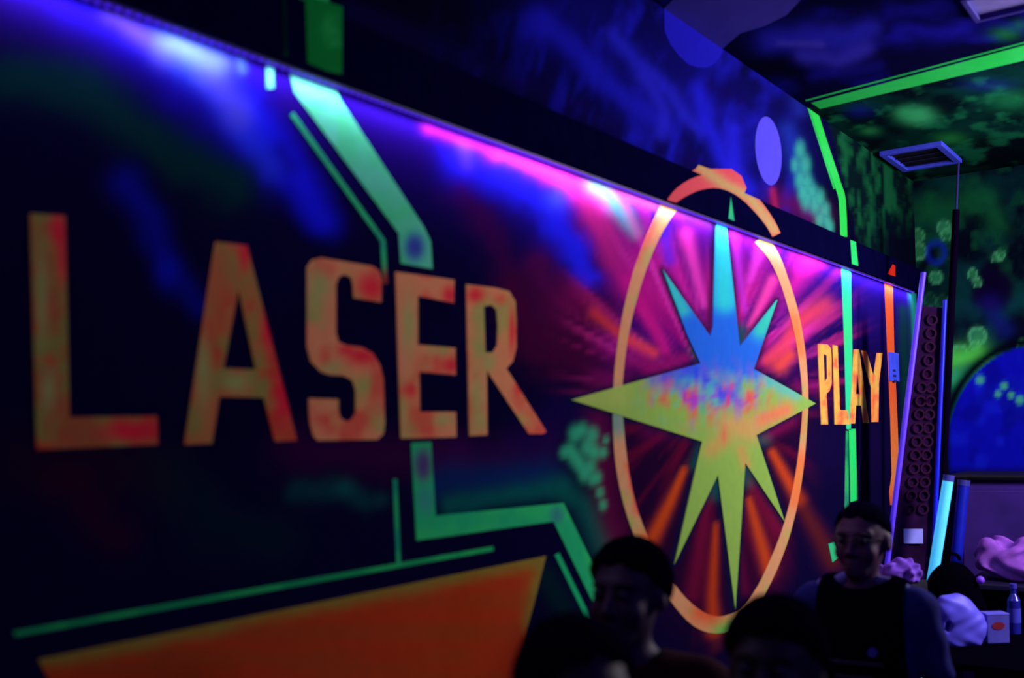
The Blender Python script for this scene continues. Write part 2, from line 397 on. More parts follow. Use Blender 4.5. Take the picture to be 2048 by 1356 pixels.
# ---- ring
ringc=[(1340,408,18),(1322,440,14),(1298,490,12),(1276,550,11),(1258,615,10),(1245,680,9),(1237,745,9),(1234,800,9),(1236,860,11),(1242,925,12),(1254,990,12),(1272,1050,12),(1298,1108,12),(1328,1160,12),(1360,1205,14),(1396,1238,17),(1432,1250,17),(1468,1240,14),(1498,1214,11),(1524,1176,10),(1548,1126,10),(1570,1068,9),(1588,1000,8),(1600,930,7),(1607,860,6),(1610,800,6),(1606,735,7),(1597,670,8),(1583,610,9),(1567,560,9),(1548,515,11),(1520,476,14)]
ringc=smooth_path(ringc,3)
def ring_col(u,v):
    p=Paint(u,v,(225,160,110)); n=fbm(u/60,v/60,14); p.mix(np.clip((n-.5)*5,0,.9),(170,185,95))
    p.S([(1290,1080),(1310,1110)],18,(250,90,40),.9); p.S([(1400,1225),(1430,1235)],22,(235,80,40),.8); p.S([(1440,1262),(1470,1250)],18,(80,190,80),.9)
    p.S([(1585,640),(1598,700)],18,(250,120,60),.8); p.S([(1598,920),(1590,1000)],22,(250,120,60),.8); p.S([(1234,800),(1234,850)],26,(90,160,150),.8)
    p.S([(1255,930),(1276,1030)],5,(245,50,60),.8); p.S([(1600,800),(1604,860)],10,(240,110,80),.6)
    p.S([(1310,440),(1275,520)],6,(240,80,90),.7)
    return p.c
panel('painted_ring',[band([(a,b) for a,b,c in ringc],[c for a,b,c in ringc])],on_x,ring_col,wl,NX,9,.002,'tall yellow orange painted ring round the star')
# ---- star
def star_col(u,v):
    p=Paint(u,v,(146,190,84))
    n=fbm(u/30,v/40,61)
    t=np.clip((770+(fbm(u/24,v/60,3)-.5)*120-v)/40,0,1)*np.clip((u-1270)/60,0,1)*np.clip((1600-u)/40,0,1)
    p.mix(t,(40,110,230))
    p.S([(1440,440),(1445,520),(1448,600)],26,(50,220,215),.9,p=3); p.S([(1324,540),(1365,620)],22,(60,210,190),.9,w2=14); p.S([(1553,600),(1520,660)],18,(60,215,170),.9)
    p.S([(1370,740),(1310,765)],18,(90,60,220),.7,warp=30); p.S([(1400,760),(1460,790)],26,(50,50,245),.9,warp=40)
    p.S([(1530,760),(1590,790)],11,(60,200,200),.7)
    s=fbm(u/12,v/32,71); z=np.exp(-((v-800)/42)**2)*np.exp(-((u-1420)/120)**4)
    p.mix(z*np.clip((s-.46)*6,0,1),(240,60,90)); s2=fbm(u/10+40,v/28,75); p.mix(z*np.clip((s2-.55)*7,0,1)*.9,(90,200,170)); s3=fbm(u/12,v/26,79); p.mix(z*np.clip((s3-.56)*7,0,1)*.8,(150,60,220))
    p.S([(1520,840),(1570,820)],16,(250,110,90),.8); p.S([(1460,850),(1500,860)],26,(230,160,100),.7); p.S([(1420,900),(1445,880)],16,(225,150,90),.6)
    p.S([(1480,900),(1490,930)],10,(230,150,90),.6)
    p.E(1405,818,10,12,(90,190,130),.9); p.E(1445,870,5,16,(240,80,80),.7)
    p.S([(1150,800),(1230,790)],30,(185,205,100),.6)
    return p.c
star=[(1142,800),(1399,727),(1373,671),(1324,540),(1419,673),(1424,655),(1431,441),(1450,441),(1478,693),(1553,600),(1506,738),(1630,807),(1511,870),(1568,1044),(1489,926),(1469,1219),(1434,950),(1347,1128),(1402,883)]
panel('painted_star',[star],on_x,star_col,wl,NX,8,.004,'eight pointed painted star, blue above and yellow green below')
# ---- stripes on the wall
GRN=(50,215,140)
def green_col(c=GRN,vio=()):
    def f(u,v):
        p=Paint(u,v,c); p.mix(np.clip((fbm(u/60,v/60,8)-.5)*3,0,.5),(60,225,110))
        for x,y,rx,ry,cc in vio: p.E(x,y,rx,ry,cc,.95,4)
        return p.c
    return f
def stripe(poly,lab=None,c=GRN,vio=(),surf=on_x,par=None,n=NX,step=10,nm='painted_stripe',th=.002):
    return panel(nm,[poly],surf,green_col(c,vio),par or wl,n,step,th,lab)
stripe([(577,137),(662,161),(680,200),(847,455),(860,482),(864,538),(801,527),(797,468),(588,185)],'wide green stripe slanting down from the light strip to the letter E',(96,225,165),[(828,494,22,30,(60,60,170))])
stripe(band([(583,228),(765,482),(770,568)],4.5),'thin green line left of the wide green stripe',(50,190,130),[(770,560,12,26,(160,30,50))])
stripe(band([(538,120),(540,178)],7),'short green dash under the light strip',(120,225,200))
stripe([(821,886),(861,884),(870,1032),(1126,1006),(1180,1118),(1226,1268),(1216,1270),(1106,1043),(832,1081)],'wide green stripe bending below the letters E and R',(42,200,120),[(845,930,20,36,(90,50,120)),(1112,1030,14,18,(60,150,140)),(850,1000,20,30,(60,170,140))])
stripe(band([(789,958),(796,1126)],4),'thin upright green line below the letter S',(30,170,125))
stripe(band([(28,1268),(400,1201),(986,1097)],4.5),'long thin green line along the top of the orange field',(34,180,100))
stripe(band([(1113,1108),(1180,1245)],5),'thin green line right of the orange field',(36,200,120))
def orange_col(u,v):
    p=Paint(u,v,(196,64,30)); p.mix(np.clip((fbm(u/260,v/30,5)-.45)*3,0,.6),(170,76,34))
    p.S([(75,1320),(1091,1112),(1060,1240)],20,(140,140,55),.85,p=2.6,warp=14); return p.c
panel('painted_field',[[(75,1319),(1091,1112),(1066,1211),(1000,1440),(140,1440)]],on_x,orange_col,wl,NX,16,.002,'orange slanting field with a yellow edge painted low on the wall')
GV=(40,235,110)
stripe([(1682,534),(1701,538),(1704,700),(1701,860),(1692,858),(1688,700)],'upright green stripe passing through the word PLAY',(50,225,150),step=7)
stripe([(1697,858),(1710,858),(1715,1000),(1700,1004)],'bright green stripe end below the word PLAY',GV,step=7)
stripe([(1691,862),(1696,862),(1697,1010),(1688,1030)],None,(30,130,100),step=7)
stripe([(1656,1088),(1668,1084),(1676,1115),(1664,1125)],None,(50,190,140),step=7)
def or2(u,v):
    p=Paint(u,v,(245,96,48)); p.mix(np.clip((v-780)/150,0,1)*np.clip((1000-v)/40,0,1),(245,140,70)); return p.c
panel('painted_stripe',[[(1768,556),(1785,560),(1788,700),(1794,830),(1798,940),(1791,975),(1787,1010),(1780,1010),(1778,985),(1783,950),(1780,830),(1774,700)]],on_x,or2,wl,NX,7,.002,'upright orange stripe right of the word PLAY')
stripe(band([(1788,1040),(1790,1120)],[3,5]),None,(245,70,40),step=6)
# notice on orange stripe
bm=bmesh.new(); 
q=[on_x(x,y) for x,y in [(1775,704),(1793,706),(1795,765),(1778,762)]]
cy=sum(p[1] for p in q)/4; cz=sum(p[2] for p in q)/4
box(bm,(.006,cy,cz),(.012,abs(q[1][1]-q[0][1]),q[0][2]-q[3][2]),.002)
o=obj('wall_notice',bm,mat('notice_blue',(60,80,240)),None); tag(o,'small blue notice fixed on the upright orange stripe','sign')
bm=bmesh.new()
for k in range(3): box(bm,(.0135,cy-.02+.01*k,cz-.02-.03*k),(.003,.05,.012))
obj('print_line',bm,mat('notice_ink',(30,24,90)),o)

# ---- upper wall stripes and moons
up_g=smooth_path([(1620,200),(1647,285),(1676,372),(1684,402),(1687,474)],2)
stripe(band(up_g,[7]*len(up_g)),'green stripe climbing the upper wall to the ceiling',(44,215,80),step=8)
stripe(band([(1611,200),(1638,285),(1668,378)],1.8),None,(40,190,90),step=8)
moonc=flat((34,30,190),.08,30)
def ell(cx,cy,rx,ry,rot=0,n=36):
    c,s=math.cos(R(rot)),math.sin(R(rot)); return [(cx+rx*math.cos(t)*c-ry*math.sin(t)*s,cy+rx*math.cos(t)*s+ry*math.sin(t)*c) for t in [2*math.pi*i/n for i in range(n)]]
panel('painted_moon',[ell(1536,302,26,69,-5)],on_x,flat((90,80,240),.08,30),wl,NX,10,.002,'narrow pale violet moon painted on the upper wall')
yj=lambda x: 820-(2485-x)*.7075
jl=lambda x: (x,proj(np.array([[0,float(on_x(x,yj(x))[1]),CEIL]]))[1][0])
mp=[(1290,-60),(1300,-40),(1318,0),(1328,62),(1340,90),(1357,112),(1376,129),(1395,135),(1412,135),(1424,130),(1436,118),(1444,104),(1450,88)]
pw=[]
for p in mp:
    q=on_x(*p); pw.append(p if q[2]<=CEIL else None)
pw=[p for p in pw if p]
a0=pw[0]
# close along the wall/ceiling junction
def junc(y): return tuple(float(t[0]) for t in proj(np.array([[0,y,CEIL-.001]])))
ya=float(on_x(*pw[0])[1]); yb=float(on_x(*pw[-1])[1])
panel('painted_moon',[[junc(ya)]+pw+[junc(yb)]],on_x,moonc,wl,NX,12,.002,'lower half of the large blue moon, on the upper wall')

# ---- far wall
zs2=np.arange(0,CEIL+.001,CEIL/160); xs2=np.concatenate([np.arange(0,1.9,.011),np.linspace(1.9,XR,30)])
P,F=grid_surface(xs2,zs2,lambda a,b:(a,YE,b))
me=mesh('wall_far',P,F); u,v=proj(P)
pf=Paint(u,v,(8,14,34))
n=fbm(u/60,v/60,81); pf.mix(np.clip((n-.35)*2,0,.8),(12,76,80)); 
pf.mix(np.clip((fbm(u/30,v/30,85)-.5)*4,0,.8)*np.clip((620-v)/100,0,1),(18,84,58))
pf.S([(1860,420),(1960,400),(1990,440)],30,(24,110,64),.7,warp=50)
pf.mix(np.clip((340-v)/30,0,1),(6,10,26))
pf.E(1985,578,44,46,(16,6,44),1,8); pf.E(1980,605,26,18,(30,20,120),.7)
pf.S([(1990,630),(2010,660)],18,(24,34,130),.7)
rb=random.Random(3)
for x,y,r in [(1815,458,11),(1836,472,13),(1838,503,16),(1888,455,14),(1893,470,12),(2000,510,10),(1990,515,8),(1945,548,10),(1955,565,9),(1955,672,18),(1920,705,16),(1872,555,13),(1860,600,13),(1885,605,14),(1950,690,10),(2005,745,12),(2012,770,9),(1998,785,8),(2020,790,9),(2046,800,12),(2030,740,14),(2045,690,12),(1870,700,12)]:
    cc=rb.choice([(70,200,130),(50,160,90),(70,190,110)])
    pf.E(x,y,r,r,cc,.45,4); pf.E(x,y,r*.9,r*.9,(100,225,150),.55,ring=.18)
pf.E(1872,505,17,20,(24,44,190),.8,ring=.3)
pf.S([(1905,720),(1960,700),(1990,730)],20,(90,235,80),.9,warp=20)
pf.S([(1910,760),(1980,740),(2048,760)],24,(60,215,130),.85,warp=30)
pf.S([(1905,840),(1940,770)],20,(30,140,80),.7,warp=20)
pf.S([(1990,770),(2048,770)],12,(60,190,110),.6,warp=20)
# big planet
cx,cy,rx,ry=2075,895,182,205
r=np.hypot((u-cx)/rx,(v-cy)/ry)
pf.mix(np.exp(-((r-1.04)/.07)**2),(5,8,26))
inn=np.clip((1.0-r)/.02,0,1); pf.mix(inn,(16,18,200)); pf.mix(inn*np.clip((fbm(u/40,v/40,91,2)-.5)*3,0,.5),(24,40,235)); pf.mix(inn*np.clip((fbm(u/36,v/36,95,2)-.5)*3,0,.6),(12,12,140))
for x,y,r_ in [(2008,772,8),(1996,788,7),(2022,790,7),(2040,800,9),(1960,760,9)]: pf.E(x,y,r_,r_,(80,210,130),.8,4); 
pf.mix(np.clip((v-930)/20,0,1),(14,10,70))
pf.mix(np.clip((1905-u)/10,0,1)*np.clip((v-560)/30,0,1)*.8,(6,20,30))
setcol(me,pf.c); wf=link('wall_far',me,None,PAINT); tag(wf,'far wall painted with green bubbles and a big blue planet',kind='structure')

# ---- ceiling
xc=np.concatenate([np.arange(0,2.4,.02),np.linspace(2.4,XR,20)]); yc=np.concatenate([np.linspace(YN,2.,30),np.arange(2.05,YE,.022),[YE]])
P,F=grid_surface(xc,yc,lambda a,b:(a,b,CEIL)); F=[f[::-1] for f in F]
me=mesh('ceiling',P,F); u,v=proj(P)
pc=Paint(u,v,(10,9,52))
YB=float(on_z(1632,212,CEIL)[1])
n=fbm(u/75,v/26,101); n2=fbm(u/150,v/60,105)
pc.mix(np.clip((n-.45)*4,0,1)*np.clip((n2-.3)*3,0,1)*.8,(26,22,150))
pc.S([(1540,80),(1620,70),(1700,80),(1740,60)],30,(44,42,190),.85,w2=24,warp=30)
pc.S([(1600,110),(1680,120),(1730,100)],16,(60,54,190),.7,warp=20)
pc.S([(1560,85),(1640,90)],8,(90,80,210),.4,warp=20)
pc.S([(1800,60),(1880,70),(1930,60)],18,(30,26,170),.7,warp=30)
pc.S([(1780,20),(1900,10)],18,(28,24,150),.6,warp=30)
pc.S([(1620,150),(1760,130)],12,(26,22,130),.6,warp=20)
pc.S([(1470,140),(1560,130),(1600,150)],20,(6,6,26),.8)
pc.E(2010,68,26,12,(30,120,60),.8); pc.E(2040,50,16,10,(30,110,60),.6)
beyond=(P[:,1]>YB)
q=Paint(u,v,(6,22,32)); q.mix(np.clip((fbm(u/70,v/26,111)-.4)*3,0,.9),(10,58,52)); q.mix(np.clip((fbm(u/40,v/18,115)-.56)*5,0,.8),(26,120,80))
q.E(1835,232,34,18,(70,205,130),.85,2.5); q.E(1810,225,20,12,(60,190,120),.7); q.E(1900,278,30,12,(40,150,70),.8); q.E(2020,200,40,22,(30,130,80),.7); q.E(1975,170,50,12,(30,30,150),.5); q.E(1720,222,26,12,(28,28,150),.6)
q.E(1740,262,18,8,(50,160,90),.7)
pc.c=np.where(beyond[:,None],q.c,pc.c)
setcol(me,pc.c); ce=link('ceiling',me,None,PAINT); tag(ce,'ceiling painted with blue clouds, green past the green stripe',kind='structure')
dn_=(0,0,-1); oz=lambda a,b:on_z(a,b,CEIL)
stripe([(1622,205),(2048,90),(3000,-163),(3000,-106),(2048,120),(1640,217)],'wide green stripe crossing the ceiling',(44,220,90),surf=oz,par=ce,n=dn_,step=14)
stripe([(1610,199),(2048,83),(3000,-171),(3000,-167),(2048,86),(1612,202)],None,(40,190,90),surf=oz,par=ce,n=dn_,step=14)
jb=junc(yb); ja=junc(ya)
panel('painted_moon',[[jb,(1480,66),(1531,50),(1573,29),(1600,0),(1612,-40),(1600,-90),(1500,-150),ja]],oz,flat((70,62,165),.1,40),ce,dn_,14,.002,'upper half of the large moon, on the ceiling')

# ---- other shell faces
dark=mat('dark_wall',(14,12,44),.8,.1); carpet=mat('dark_carpet',(16,14,30),.95,.05,var=.4,scale=80)
def slab(name,c,s,mt,lab):
    bm=bmesh.new(); box(bm,c,s); o=obj(name,bm,mt); tag(o,lab,kind='structure'); return o
slab('floor',(XR/2,(YE+YN)/2,-.05),(XR,YE-YN,.1),carpet,'dark carpeted floor')
slab('wall_right',(XR+.05,(YE+YN)/2,CEIL/2),(.1,YE-YN,CEIL),dark,'dark right wall out of view')
slab('wall_near',(XR/2,YN-.05,CEIL/2),(XR,.1,CEIL),dark,'dark wall behind the viewer')
# ---- boxed beam over the mural
bm=bmesh.new(); box(bm,(BEAM_X/2,(YE+YN)/2,(STRIP_Z+BEAM_T)/2),(BEAM_X,YE-YN,BEAM_T-STRIP_Z),.003)
tr=obj('trim_1',bm,mat('beam_dark',(5,4,42),.9,.0)); tag(tr,'dark boxed beam running along the wall above the light strip',kind='structure')
xb=lambda a,b:on_x(a,b,BEAM_X)
stripe([(609,-10),(640,0),(684,14),(683,149),(652,142),(614,126)],'green stripe crossing the dark beam',(20,150,60),surf=xb,par=tr,step=14)
stripe(band([(566,-20),(571,112)],3),None,(8,50,40),surf=xb,par=tr,step=14)
stripe([(1700,480),(1711,484),(1716,532),(1703,528)],'short green stripe on the beam',(44,225,110),surf=xb,par=tr,step=8)
stripe([(1456,437),(1468,442),(1461,394)],'tip of the star on the beam',(50,190,150),surf=xb,par=tr,step=6)
panel('painted_stripe',[[(1774,548),(1790,553),(1790,532),(1785,528)]],xb,flat((225,44,30),.05),tr,NX,6,.002)
def archc(u,v):
    p=Paint(u,v,(235,90,100)); p.S([(1398,333),(1448,370),(1500,396),(1548,460)],11,(200,180,110),.9); return p.c
arch=smooth_path([(1340,404,8),(1362,384,12),(1398,366,14),(1440,362,15),(1478,378,14),(1510,408,12),(1538,444,10),(1552,470,9)],3)
ab=[p for p in band([(a,b) for a,b,c in arch],[c for a,b,c in arch])]
zz=lambda p: xb(*p)[2]
def clipz(poly,surf,z0,z1):
    out=[]
    n=len(poly); q=[]
    for i in range(n):
        a=poly[i];b=poly[(i+1)%n]
        for t in range(6): q.append((a[0]+(b[0]-a[0])*t/6,a[1]+(b[1]-a[1])*t/6))
    for p in q:
        z=surf(*p)[2]
        if z0<=z<=z1: out.append(p)
    return out
panel('painted_ring',[clipz(ab,xb,STRIP_Z+.001,BEAM_T-.001)],xb,archc,tr,NX,8,.002,'top of the painted ring carried on over the beam')
panel('painted_ring',[[(1362,352),(1390,338),(1396,330),(1420,338),(1462,338),(1482,352),(1492,376),(1486,392),(1360,372)]],on_x,archc,wl,NX,8,.002,'crest of the painted ring above the beam')
# upper wall stripe fragment at top left
stripe([(540,-60),(600,-60),(657,-5),(657,22),(600,-2),(560,-20)],None,(50,200,110),step=14)
# underside green patch
oz2=lambda a,b:on_z(a,b,STRIP_Z)

# ================================================================== LED STRIP under the beam
led=thing('light_strip',(0,(.2+YE)/2,STRIP_Z),'violet light strip fixed under the dark beam along the mural','light')
alu=mat('strip_housing',(60,50,110),.4,.5); 
L0,L1=-.4,YE-.12; cyl=(.2+YE)/2
bm=bmesh.new(); box(bm,(.012,(L0+L1)/2-cyl,-.0025),(.02,L1-L0,.005),.001); obj('housing',bm,alu,led)
bm=bmesh.new(); 
y=L0
while y<L1:
    box(bm,(.012,y-cyl,-.0062),(.007,.009,.0024)); y+=.02
o=obj('diode',bm,mat('diode_glow',(120,60,255),emit=(70,30,220),es=1.3),led); o['kind']='stuff'
def striplight(name,y0,y1,power,color):
    o=area(name,(.026,(y0+y1)/2,STRIP_Z-.012),(.012,(y0+y1)/2,STRIP_Z-.2),.006,y1-y0,power,color); 
    o.rotation_euler=(0,R(6),0); return o
striplight('strip_glow',0,2.2,6,(.66,.50,1)); striplight('strip_glow',2.2,4.4,6.5,(.8,.55,1)); striplight('strip_glow',4.4,6.4,7,(.7,.52,1))

# ================================================================== CEILING FITTINGS
def ceil_frame(name,px,label,cat,fw,c_frame,inner_mt,slats=0,cinner=None):
    C4=[on_z(a,b,CEIL) for a,b in px]; x0=min(p[0] for p in C4[:4]); 
    xs=sorted(p[0] for p in C4); ysr=sorted(p[1] for p in C4)
    x0=(xs[0]+xs[1])/2;x1=(xs[2]+xs[3])/2;y0=(ysr[0]+ysr[1])/2;y1=(ysr[2]+ysr[3])/2
    print(name,x0,x1,y0,y1)
    cx,cy=(x0+x1)/2,(y0+y1)/2; t=thing(name,(cx,cy,CEIL),label,cat); sx,sy=x1-x0,y1-y0
    mt=mat(name+'_frame',c_frame,.5)
    bm=bmesh.new()
    for s in (-1,1):
        box(bm,(0,s*(sy/2-fw/2),-.012),(sx,fw,.024),.003); box(bm,(s*(sx/2-fw/2),0,-.012),(fw,sy-2*fw,.024),.003)
    obj('frame',bm,mt,t)
    bm=bmesh.new(); box(bm,(0,0,-.004),(sx-2*fw,sy-2*fw,.006)); obj('panel',bm,inner_mt,t)
    if slats:
        for k in range(slats):
            bm=bmesh.new(); box(bm,(0,-sy/2+fw+(k+.5)*(sy-2*fw)/slats,-.012),(sx-2*fw,.012,.003),rot=Matrix.Rotation(R(35),4,'X')); obj('slat',bm,mat('vent_slat%d'%k,(30,24,70)),t)
    return t
ceil_frame('ceiling_vent',[(1762,303),(1885,280),(1922,318),(1802,337)],'pale violet square vent frame in the green part of the ceiling','vent',.035,(70,80,235),mat('vent_dark',(10,8,30)),4)
ceil_frame('ceiling_light',[(1918,-8),(1953,33),(2230,-32),(2180,-80)],'unlit pale panel light at the top right of the ceiling','ceiling light',.02,(60,50,150),mat('diffuser',(120,112,190),.8))


# ================================================================== LEANING BOARD, TUBES, POLE by the far corner
def M_(name,c,**k): return mat(name,c,**k)
def prism_px(bm,pts3,off):
    """quad of world points given a thickness vector"""
    o=Vector(off); a=[bm.verts.new(Vector(p)) for p in pts3]; b=[bm.verts.new(Vector(p)+o) for p in pts3]; n=len(a)
    bm.faces.new(a); bm.faces.new(b[::-1])
    for i in range(n): bm.faces.new([a[i],b[i],b[(i+1)%n],a[(i+1)%n]])
DB=5.1
org=dep(1790,1496,DB); org[2]=0.
bd=thing('tall_board',org,'tall dark tapering board with ring pattern and violet left edge in the far corner','board')
Bp=lambda u,v,d=DB: dep(u,v,d)-org
def Bf(u,d=DB):   # foot on the floor along an edge line
    return u
bvec=Fv*.03
def at_floor(p0,p1,d):
    """extend the line p0->p1 (pixels) to the floor at depth d"""
    a=dep(*p0,d);b=dep(*p1,d); t=a[2]/(a[2]-b[2]); return a+(b-a)*t
bl=at_floor((1846,612),(1784,1100),DB)-org; br=at_floor((1886,616),(1869,1100),DB)-org
bm=bmesh.new(); prism_px(bm,[Bp(1846,612),Bp(1886,616),br,bl],bvec); obj('panel',bm,mat('board_brown',(36,14,50),.9,0,var=.4,scale=9),bd)
def edge(name,p0,p1,r,mt,par,d,o,floor=True):
    a=dep(*p0,d)-o; b=(at_floor(p0,p1,d) if floor else dep(*p1,d))-o
    if floor: b=b+np.array([0,0,r])
    bm=bmesh.new(); tube(bm,a,b,r,n=12); return obj(name,bm,mt,par,True)
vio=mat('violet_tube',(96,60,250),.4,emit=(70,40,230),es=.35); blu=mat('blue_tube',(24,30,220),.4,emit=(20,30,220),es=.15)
edge('edge_tube',(1847,545),(1783,1062),.013,vio,bd,DB-.03,org)['label']='glowing violet left edge'
edge('edge_tube',(1890,600),(1868,1100),.010,blu,bd,DB-.02,org)['label']='dim blue right edge'
ringm=mat('ring_print',(46,18,48),.9,0); rme=None
for k in range(17):
    if k in (15,16): continue
    v_=640+k*27; 
    xl=1846-(v_-612)*.127; xr=1886-(v_-616)*.035; nn=1 if k<5 else 2
    for j in range(nn):
        ux=xl+(xr-xl)*((j+1)/(nn+1)) ; c=Bp(ux,v_,DB-.006)
        if rme is None:
            bm=bmesh.new(); n=12; vv=[]
            for i in range(n):
                t=2*math.pi*i/n
                vv.append([bm.verts.new((r_*math.cos(t),y_,r_*math.sin(t))) for r_,y_ in ((.028,0),(.028,-.006),(.019,-.006),(.019,0))])
            for i in range(n):
                a,b=vv[i],vv[(i+1)%n]
                for q in range(3): bm.faces.new([a[q],b[q],b[q+1],a[q+1]])
            rme=bme(bm,'ring'); rme.materials.append(ringm)
        o=bpy.data.objects.new('ring',rme); COL.objects.link(o); o.parent=bd; o.location=c; o.rotation_euler=(0,0,TH)
bm=bmesh.new(); prism_px(bm,[Bp(1808,1058,DB-.012),Bp(1846,1058,DB-.012),Bp(1846,1087,DB-.012),Bp(1808,1087,DB-.012)],Fv*.005)
o=obj('card',bm,mat('card_pale',(150,150,250),.7),bd); o['label']='pale blank card'

def tube_thing(name,p0,p1,d,r,mt,label,cap=True,cat='tube light'):
    f=at_floor(p0,p1,d); t=thing(name,(f[0],f[1],0),label,cat); a=dep(*p0,d)-np.array([f[0],f[1],0]); b=np.array([0,0,r*.8])
    dd=(a-b)/np.linalg.norm(a-b)
    bm=bmesh.new(); tube(bm,b+dd*.03,a-dd*.03,r,n=18); obj('glass_tube',bm,mt,t,True)
    cm=mat(name+'_cap',(60,60,160),.4)
    for e0,e1 in ((b,b+dd*.03),(a-dd*.03,a)):
        bm=bmesh.new(); tube(bm,e0,e1,r*1.06,n=18); obj('end_cap',bm,cm,t,True)
    return t
tube_thing('tube_light',(1898,950),(1873,1110),4.95,.025,mat('cyan_tube',(90,200,240),.3,emit=(60,175,235),es=.75),'bright pale cyan tube leaning right of the tall dark board')
tube_thing('tube_light',(1928,960),(1914,1110),5.45,.03,mat('deepblue_tube',(20,30,190),.4),'dim deep blue tube leaning behind the bright cyan tube')
pt=thing('pole',(*at_floor((1917,330),(1889,900),5.3)[:2],0),'slim dark pole standing between the tall board and the far wall','pole')
oo=np.array(pt.location); a=dep(1917,326,5.3)-oo; b=np.array([0,0,.0]); mid=b+(a-b)*.92
pm=mat('pole_dark',(8,3,22),.9,.0)
bm=bmesh.new(); tube(bm,b+np.array([0,0,.02]),mid,.018,n=12); obj('shaft',bm,pm,pt,True)
bm=bmesh.new(); tube(bm,mid,a,.006,n=8); obj('tip',bm,mat('pole_tip',(40,30,110),.5),pt,True)
bm=bmesh.new(); tube(bm,(0,0,0),(0,0,.02),.07,n=20); obj('foot',bm,pm,pt,True)

# ================================================================== TABLE, COUNTER, CABINET AND WHAT LIES ON THEM
tm=mat('table_dark',(3,2,12),1.,.0); lm=mat('leg_metal',(20,18,40),.4,.4)
tb=thing('table',(1.02,4.75,0),'dark table at the right holding a pale bag and a small box','table')
bm=bmesh.new(); box(bm,(0,0,.695),(1.5,.7,.03),.006); obj('tabletop',bm,tm,tb)
for sx in(-1,1):
    for sy in(-1,1):
        bm=bmesh.new(); tube(bm,(sx*.7,sy*.3,0),(sx*.7,sy*.3,.68),.016,.02,n=12); obj('leg',bm,lm,tb,True)
ct=thing('counter',(1.12,5.72,0),'dark counter behind the table with pale coats heaped on it','counter')
bm=bmesh.new(); box(bm,(0,.02,.44),(1.3,.36,.80),.008); obj('body',bm,tm,ct)
bm=bmesh.new(); box(bm,(0,.02,.02),(1.2,.30,.04)); obj('plinth',bm,lm,ct)
bm=bmesh.new(); box(bm,(0,0,.855),(1.36,.44,.03),.006); obj('worktop',bm,mat('counter_top',(20,14,50),.5),ct)
for k in range(3):
    bm=bmesh.new(); box(bm,(-.43+.43*k,-.17,.44),(.41,.018,.74),.004); d_=obj('door',bm,tm,ct)
    bm=bmesh.new(); tube(bm,(-.28+.43*k,-.195,.55),(-.28+.43*k,-.195,.68),.006,n=8); obj('handle',bm,lm,d_,True)
cb=thing('cabinet',(.96,6.32,0),'purple rounded cabinet against the far wall under the blue planet','cabinet')
cm_=mat('cabinet_purple',(58,30,128),.7,var=.2,scale=6)
bm=bmesh.new(); box(bm,(0,0,.70),(1.36,.36,1.3),.05,seg=5); obj('body',bm,cm_,cb,True)
bm=bmesh.new(); box(bm,(0,-.01,1.365),(1.42,.40,.035),.015); obj('top',bm,mat('cabinet_top',(8,6,22),.6),cb)
bm=bmesh.new(); box(bm,(0,0,.03),(1.3,.3,.06)); obj('plinth',bm,tm,cb)
for k in range(2):
    bm=bmesh.new(); box(bm,(-.33+.66*k,-.187,.70),(.63,.016,1.18),.004); d_=obj('door',bm,cm_,cb)
    bm=bmesh.new(); bmesh.ops.create_uvsphere(bm,u_segments=12,v_segments=8,radius=.018,matrix=Matrix.Translation((-.06+.12*k,-.21,.8))); obj('knob',bm,mat('knob_violet%d'%k,(90,70,220)),d_,True)

# ---------------- implicit surfaces -> one continuous mesh
def surface_nets(f,lo,hi,h):
    lo=np.array(lo,float); n=[int(math.ceil((hi[i]-lo[i])/h))+1 for i in range(3)]
    ax=[lo[i]+h*np.arange(n[i]) for i in range(3)]
    V=np.empty(n,np.float32)
    for k0 in range(0,n[2],24):
        X,Y,Z=np.meshgrid(ax[0],ax[1],ax[2][k0:k0+24],indexing='ij'); V[:,:,k0:k0+24]=f(X,Y,Z)
    S=V<0
    c=[S[i:n[0]-1+i,j:n[1]-1+j,k:n[2]-1+k] for i in(0,1) for j in(0,1) for k in(0,1)]
    cnt=sum(x.astype(np.int8) for x in c); act=(cnt>0)&(cnt<8); idx=np.argwhere(act); ids=-np.ones(act.shape,np.int64); ids[act]=np.arange(len(idx))
    pos=np.zeros((len(idx),3)); num=np.zeros(len(idx)); I,J,K=idx.T
    for a in range(3):
        for b1 in(0,1):
            for b2 in(0,1):
                o0=[0,0,0]; o1=[0,0,0]; oth=[q for q in range(3) if q!=a]; o0[oth[0]]=b1;o0[oth[1]]=b2; o1=list(o0); o1[a]=1
                v0=V[I+o0[0],J+o0[1],K+o0[2]]; v1=V[I+o1[0],J+o1[1],K+o1[2]]; m_=(v0<0)!=(v1<0)
                t=np.where(m_,v0/np.where(v0==v1,1,v0-v1),0)
                p=np.array(o0,float)[None,:]+t[:,None]*np.eye(3)[a][None,:]
                pos+=np.where(m_[:,None],p,0); num+=m_
    P=lo+h*(idx+pos/num[:,None]); F=[]
    for a in range(3):
        b,c2=(a+1)%3,(a+2)%3
        sl0=[slice(1,-1)]*3; sl1=[slice(1,-1)]*3; sl0[a]=slice(0,n[a]-1); sl1[a]=slice(1,n[a])
        s0=S[tuple(sl0)]; s1=S[tuple(sl1)]
        q=np.argwhere(s0!=s1); 
        if not len(q): continue
        fl=s0[tuple(q.T)]
        q=q.copy(); 
        for d in(b,c2): q[:,d]+=1
        def g(db,dc):
            r=q.copy(); r[:,b]-=db; r[:,c2]-=dc; return ids[tuple(r.T)]
        A=np.stack([g(1,1),g(0,1),g(0,0),g(1,0)],1); A[~fl]=A[~fl][:,::-1]; F.append(A)
    return P,np.vstack(F)
